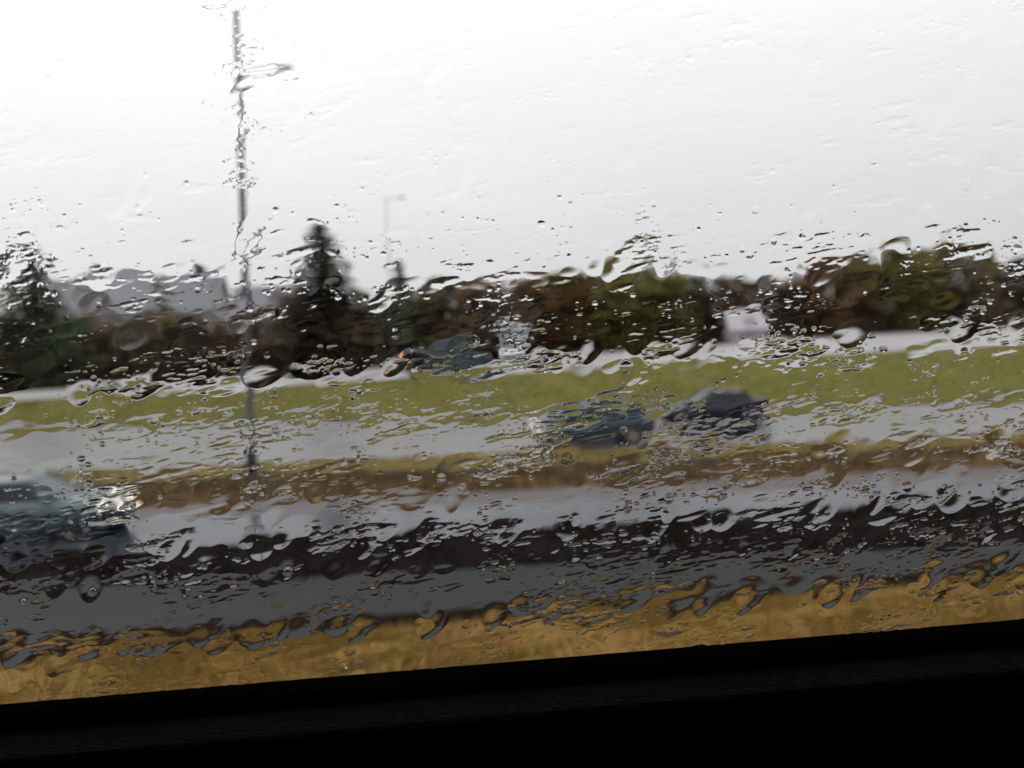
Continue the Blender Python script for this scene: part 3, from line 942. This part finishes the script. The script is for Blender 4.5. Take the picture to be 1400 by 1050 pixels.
def water_field(x0, x1, z0, z1, step, seed, drops, heads=[], broken=[]):
    """height of the water in mm on a grid in pane coordinates (mm); negative = bare glass"""
    nx, nz = int((x1 - x0) / step), int((z1 - z0) / step)
    xs = x0 + np.arange(nx) * step; zs = z0 + np.arange(nz) * step
    sh = (nz, nx)
    T = R(7)
    lobe = fnoise(sh, step, 26, 17, R(20), seed + 1)
    run = fnoise(sh, step, 12, 40, R(-16), seed + 2)
    terr = fnoise(sh, step, 34, 7, T, seed + 7)
    mid = fnoise(sh, step, 14, 3.4, T, seed + 3)
    fine = fnoise(sh, step, 4.6, 1.35, T, seed + 4)
    dens = fnoise(sh, step, 40, 16, T, seed + 5)
    for (cx, cz, rx, rz, am) in broken:       # where the film is more, or less, broken up
        dens += am * np.exp(-((xs[None] - cx) / rx) ** 2 - ((zs[:, None] - cz) / rz) ** 2)
    dens2 = fnoise(sh, step, 22, 9, T, seed + 8)
    wob = fnoise(sh, step, 9, 5.5, R(12), seed + 11)
    micro = fnoise(sh, step, 1.6, 1.0, 0, seed + 6)
    soft = lambda f, e: np.sqrt(e * e + np.maximum(f, 0) ** 2) - e     # zero thickness and zero slope at the rim
    # smooth thick film in lobes and slanting runs
    big = 0.70 * lobe + 0.60 * run
    f1 = big - 0.6
    film = 0.20 * soft(f1, 0.4)
    # heads of water creeping down the pane: steep in front, a long thin tail above, slanted by the wind
    g = np.random.default_rng(seed + 20)
    head = np.zeros(sh)
    spots = [(g.uniform(x0, x1), g.uniform(z0 - 5, z1), g.uniform(3.5, 8.5), g.uniform(2.6, 5.5), g.uniform(0.035, 0.078))
             for _ in range(int((x1 - x0) * (z1 - z0) / 1000 * 0.62))] + heads
    for (cx, cz, w, L, A) in spots:
        A = A * L
        sl = g.uniform(0.15, 0.75)
        ia, ib = max(int((cz - z0 - 2) / step), 0), min(int((cz - z0 + 7 * L) / step), nz)
        ja, jb = max(int((cx - x0 - 3 * w) / step), 0), min(int((cx - x0 + 3 * w + 7 * L * sl) / step), nx)
        if ib - ia < 4 or jb - ja < 4: continue
        ss = (zs[ia:ib][:, None] - cz) / L
        uu = (xs[ja:jb][None] - cx - ss * L * sl * 0.8) / (w * (0.75 + 0.12 * ss))
        ss = ss - 0.35 * uu * uu
        sp = np.maximum(ss, 0)
        bl = A * (sp ** 1.5) * np.exp(1.3 * (1 - sp)) * np.exp(-uu * uu) * np.clip(6 - sp, 0, 1)
        head[ia:ib, ja:jb] = np.maximum(head[ia:ib, ja:jb], bl)
    f0 = (head - 0.012) * 8
    film = film + soft(head - 0.012, 0.01)
    # long low terraces blown along by the wind
    f2 = terr - 0.8
    film += 0.050 * soft(f2, 0.4)
    # short soft ridges, and a fine ripple where the film is broken up
    f3 = mid + 0.45 * dens - 0.95
    film += 0.060 * soft(f3, 0.4)
    f6 = wob + 0.3 * lobe - 0.35
    film += 0.050 * soft(f6, 0.4)
    f4 = fine + 0.25 * micro + 1.2 * dens - 1.35
    film += 0.034 * soft(f4, 0.35)
    # beaded patches with a real water edge, in clusters
    f5 = 0.75 * mid + 0.6 * fine + 0.25 * micro + 0.9 * dens2 - 1.85
    film += 0.12 * (1 - np.exp(-np.maximum(f5, 0) / 0.7))
    # where the film would be thinner than this the glass is bare
    sgn = np.maximum.reduce([f0, f1, f2, f3, f4, f5, f6]) * 0.3
    h = np.where(sgn > 0, film - 0.008, np.minimum(sgn, -0.008))
    # sprinkle of small beads, joined into the film
    g = np.random.default_rng(seed + 9)
    nd = int((x1 - x0) * (z1 - z0) / 1000 * 75)
    for _ in range(nd):
        cx, cz = g.uniform(x0, x1), g.uniform(z0, z1)
        i, j = int((cz - z0) / step), int((cx - x0) / step)
        if i < 8 or j < 8 or i >= nz - 8 or j >= nx - 8 or dens2[i, j] - 0.35 * big[i, j] + g.normal(0, .35) < 0.75: continue
        r_ = min(0.36 + g.exponential(0.25), 1.7)
        kk = g.uniform(.2, .6)
        k = int(r_ * 1.5 / step) + 2
        sl = (slice(max(i - k, 0), i + k + 1), slice(max(j - k, 0), j + k + 1))
        dx = (xs[sl[1]][None] - cx) * g.uniform(.7, 1.05); dz = (zs[sl[0]][:, None] - cz) * g.uniform(.9, 1.2)
        d2 = dx * dx + dz * dz
        cap = (r_ * r_ - d2) / (2 * r_) * kk
        h[sl] = np.where(cap > 0, np.maximum(h[sl], 0) * 0.5 + cap, np.maximum(h[sl], cap))
    # keep clear of the separate drops
    for (cx, cz, r_) in drops:
        k = int(r_ * 1.6 / step) + 2
        i, j = int((cz - z0) / step), int((cx - x0) / step)
        i0, i1, j0, j1 = max(i - k, 0), min(i + k + 1, nz), max(j - k, 0), min(j + k + 1, nx)
        if i0 >= i1 or j0 >= j1: continue
        d = np.hypot(xs[j0:j1][None] - cx, zs[i0:i1][:, None] - cz)
        h[i0:i1, j0:j1] = np.minimum(h[i0:i1, j0:j1], (d - r_ * 1.12) * 0.45)
    return xs, zs, h


def water_mesh(name, xs, zs, h, step, hole=None, label=None):
    nz, nx = h.shape
    wet = h > 0
    cell = wet[:-1, :-1] | wet[1:, :-1] | wet[:-1, 1:] | wet[1:, 1:]
    if hole is not None:
        cx = (xs[:-1] + step / 2)[None]; cz = (zs[:-1] + step / 2)[:, None]
        cell &= ~((cx > hole[0]) & (cx < hole[1]) & (cz > hole[2]) & (cz < hole[3]))
    # drop the last row and column of cells
    used = np.zeros((nz, nx), bool)
    used[:-1, :-1] |= cell; used[1:, :-1] |= cell; used[:-1, 1:] |= cell; used[1:, 1:] |= cell
    gz, gx = np.gradient(h, step)
    X = np.broadcast_to(xs[None], h.shape).copy(); Z = np.broadcast_to(zs[:, None], h.shape).copy()
    dry = used & ~wet
    g2 = gx * gx + gz * gz + 1e-4
    mvx = np.clip(-h * gx / g2, -.7 * step, .7 * step); mvz = np.clip(-h * gz / g2, -.7 * step, .7 * step)
    X[dry] += mvx[dry]; Z[dry] += mvz[dry]
    Hh = np.where(wet, h, 0.0)
    idx = -np.ones((nz, nx), np.int64)
    idx[used] = np.arange(used.sum())
    V = np.stack([X[used] * MM, WY + Hh[used] * MM, Z[used] * MM], 1)
    ci, cj = np.nonzero(cell)
    F = np.stack([idx[ci, cj], idx[ci + 1, cj], idx[ci + 1, cj + 1], idx[ci, cj + 1]], 1)
    nt = len(F)
    # flat back face against the glass: rim cells follow the water's edge exactly, the inside is long rectangles row by row
    full = cell & wet[:-1, :-1] & wet[1:, :-1] & wet[:-1, 1:] & wet[1:, 1:]
    ei, ej = np.nonzero(cell & ~full)
    VE = V.copy(); VE[:, 1] = WY - 0.00002
    eu, einv = np.unique(np.stack([idx[ei, ej], idx[ei, ej + 1], idx[ei + 1, ej + 1], idx[ei + 1, ej]], 1).ravel(), return_inverse=True)
    pad = np.zeros((cell.shape[0], cell.shape[1] + 2), np.int8); pad[:, 1:-1] = full
    df = np.diff(pad, axis=1)
    ri, rs = np.nonzero(df == 1); _, re_ = np.nonzero(df == -1)
    xa, xb = xs[rs] * MM, xs[0] * MM + re_ * step * MM
    za, zc = zs[ri] * MM, (zs[ri] + step) * MM
    yb = np.full_like(xa, WY - 0.00002)
    B = np.stack([np.stack([xa, yb, za], 1), np.stack([xb, yb, za], 1), np.stack([xb, yb, zc], 1), np.stack([xa, yb, zc], 1)], 1).reshape(-1, 3)
    FE = einv.reshape(-1, 4) + len(V)
    k = len(V) + len(eu) + np.arange(len(xa)) * 4
    FB = np.stack([k, k + 1, k + 2, k + 3], 1)
    me = np_mesh(name, np.concatenate([V, VE[eu], B]), np.concatenate([F, FE, FB]), smooth=True)
    o = link(name, me, m_water)
    return tag(o, label, 'rain water', kind='stuff'), cell.mean()


# drops that can be told apart in the photograph: x, y, radius in photo pixels, label
DROPS = [
    (576, 505, 14, 'big round dark drop over the front wheel of the deep blue estate'),
    (321, 8, 8, 'dark round drop at the top end of the lamp post'),
    (540, 456, 6, 'drop left of the deep blue estate against dark bushes'),
    (646, 466, 7, 'drop at the roof end of the deep blue estate'),
    (637, 505, 7, 'drop over the rear wheel of the deep blue estate'),
    (625, 509, 6, 'drop just left of the estate\'s rear wheel'),
    (583, 491, 5, 'drop directly above the big dark drop'),
    (566, 475, 4, 'small drop on the bonnet of the deep blue estate, left of two'),
    (577, 473, 4, 'small drop on the bonnet of the deep blue estate, right of two'),
    (856, 501, 8, 'round drop on the far road edge above the hatchback'),
    (852, 568, 6, 'round drop above the rear of the steel blue hatchback'),
    (853, 588, 6, 'round drop on the rear door of the steel blue hatchback'),
    (960, 557, 6, 'round drop on the front door of the dark purple saloon'),
    (480, 626, 7, 'round drop on the grass strip left of the hatchback'),
    (498, 626, 5, 'small round drop beside another on the yellow strip left of the hatchback'),
    (432, 717, 7, 'round drop on the blue grey near road right of the silvery car'),
    (1240, 665, 8, 'round drop inside a ring of water on the near road'),
    (780, 306, 5, 'dark drop alone in the pale sky above the middle trees'),
    (954, 39, 3, 'tiny dark drop alone high in the white sky'),
    (1320, 251, 8, 'clear drop in the sky above the olive tree pair'),
    (252, 818, 4, 'small bright drop on the grey cycle path at left'),
]
dr = [(*[c / MM for c in on_pane(x, y)], r_ * 0.333) for x, y, r_, _ in DROPS]
g = random.Random(5)
small = []
tries = 0
while len(small) < 150 and tries < 9000:
    tries += 1
    px, py = g.uniform(-40, 1440), g.uniform(250, 930)
    if py > 955 - .079 * px: continue
    if math.sin(px * .011 + 1) * math.sin(py * .019 + px * .004) + g.gauss(0, .5) < 0: continue
    r_ = g.choice([2.0, 2.2, 2.6, 3.0, 3.4, 4.4])
    cx, cz = (c / MM for c in on_pane(px, py))
    rm = r_ * .333
    if any(math.hypot(cx - a, cz - b) < rm + c + .7 for a, b, c in dr + small): continue
    small.append((cx, cz, rm))

VX0, _ = on_pane(-60, 500); VX1, _ = on_pane(1460, 500)
_, VZ1 = on_pane(700, -60)
IX0, IX1, IZ0, IZ1 = VX0 / MM - 8, VX1 / MM + 8, PZ0 / MM + 0.2, VZ1 / MM + 6
STEP = 0.42
# the larger heads of water one can make out: photo x, y of the tip, then width and depth
HEADS = []
for (px, py, w, L) in [(72, 928, 6, 5), (205, 900, 9, 4), (290, 880, 6, 4), (370, 884, 6, 5), (458, 872, 7, 5), (585, 852, 6, 5), (712, 842, 7, 4.5), (855, 840, 8, 4.5), (1085, 815, 9, 5), (1165, 824, 5, 5.5),
                       (1275, 806, 6, 5), (1360, 790, 7, 4.5), (95, 805, 6, 5.5), (250, 792, 7, 4), (355, 770, 6, 5), (490, 768, 7, 5), (560, 760, 6, 4), (690, 752, 6, 5), (775, 745, 7, 4.5), (890, 745, 6, 5),
                       (985, 728, 7, 4), (1105, 728, 6, 5.5), (1190, 712, 5, 6), (1300, 705, 7, 4.5), (1375, 692, 6, 4.5), (300, 705, 7, 4), (430, 690, 6, 5), (560, 700, 8, 4), (840, 668, 7, 4.5), (1025, 655, 7, 4),
                       (1240, 640, 7, 4), (110, 560, 6, 4), (185, 548, 8, 4), (350, 532, 9, 4.5), (480, 515, 6, 4), (730, 505, 6, 4.5), (800, 500, 5, 5), (930, 492, 7, 3.5), (1160, 478, 7, 3.5), (1310, 470, 8, 4.5),
                       (210, 590, 6, 4), (405, 582, 6, 3.5), (500, 586, 6, 4.5), (640, 580, 7, 3.5), (1190, 566, 7, 3.5), (135, 400, 6, 5), (330, 350, 5, 5), (640, 385, 6, 4.5), (905, 380, 6, 6)]:
    cx_, cz_ = on_pane(px, py)
    HEADS.append((cx_ / MM, cz_ / MM, w * 0.85, L, 0.064))
for k in range(26):                            # scalloped water along the black bank
    px = 20 + 55 * k + g.uniform(-14, 14)
    for (y0_, sl_y, jit) in ((782, .064, 9), (826, .060, 9), (915, .079, 8)):
        if g.random() < 0.34: continue
        cx_, cz_ = on_pane(px + g.uniform(-18, 18), y0_ - sl_y * px + g.uniform(-jit, jit))
        HEADS.append((cx_ / MM, cz_ / MM, g.uniform(3.5, 6.5), g.uniform(3.2, 5.2), g.uniform(.05, .085)))
BROKEN = []
for (px, py, rx, ry, am) in [(345, 90, 26, 60, 1.1), (345, 200, 26, 80, 1.0), (340, 320, 26, 60, 1.0), (985, 560, 60, 28, 1.3), (820, 590, 70, 28, 0.5), (620, 480, 40, 25, 0.3), (230, 400, 150, 28, 0.9), (300, 615, 300, 22, 0.5), (1150, 605, 260, 22, 0.6), (60, 700, 80, 40, 0.6),
                             (780, 530, 160, 25, -0.8), (1200, 500, 200, 25, -0.8), (420, 545, 90, 20, -0.6), (500, 880, 500, 25, -0.7), (1200, 830, 250, 25, -0.6), (860, 430, 60, 40, -0.6), (450, 440, 50, 40, -0.6),
                             (690, 450, 30, 40, -0.8), (950, 385, 480, 30, -0.6), (700, 60, 900, 90, -0.5)]:
    cx_, cz_ = on_pane(px, py)
    BROKEN.append((cx_ / MM, cz_ / MM, rx / 3, ry / 3, am))
xs, zs, h = water_field(IX0, IX1, IZ0, IZ1, STEP, 100, dr + small, HEADS, BROKEN)
ow, cov = water_mesh('rain_film', xs, zs, h, STEP, label='rain water in wind-blown ridges and beads over the middle of the window pane')
OS = 1.5
xs2, zs2, h2 = water_field(PX0 / MM, PX1 / MM, PZ0 / MM - 2, PZ1 / MM, OS, 300, [])
water_mesh('rain_film', xs2, zs2, h2, OS, hole=(IX0 - OS, IX1 + OS, IZ0 - OS, IZ1 + OS), label='rain water around the outer parts of the window pane')


def drop_mesh(flat):
    """a sessile drop of unit radius: flat against the glass, bulging outward, slightly heavier below"""
    mb = MB()
    n = 28
    rings = []
    for rr in (1.0, .96, .88, .76, .62, .47, .32, .16, .05):
        yy = flat * (1 - rr * rr) + (.001 if rr == 1.0 else 0)
        rings.append([(math.cos(a) * rr, yy, math.sin(a) * rr * (1.05 if math.sin(a) < 0 else .98)) for a in [2 * math.pi * k / n for k in range(n)]])
    mb.loft(rings, caps=False)
    mb.add(rings[-1], [tuple(range(n))])
    mb.add([(x, 0.0, z) for x, y, z in rings[0]], [tuple(reversed(range(n)))])
    me = mb.mesh('raindrop', True)
    return me


DM = [drop_mesh(.095), drop_mesh(.07), drop_mesh(.13), drop_mesh(.06), drop_mesh(.5)]
for me in DM:
    me.materials.append(m_water)
for i, (cx, cz, rm) in enumerate(dr + small):
    o = bpy.data.objects.new('raindrop', DM[3] if i == 0 else DM[4] if i == 1 else DM[i % 3])
    COL.objects.link(o)
    o.location = (cx * MM, WY, cz * MM)
    o.scale = (rm * MM, rm * MM, rm * MM)
    lab = DROPS[i][3] if i < len(DROPS) else 'small round raindrop beaded on the window pane among the rain ridges'
    tag(o, lab, 'raindrop', 'raindrops on the window pane')
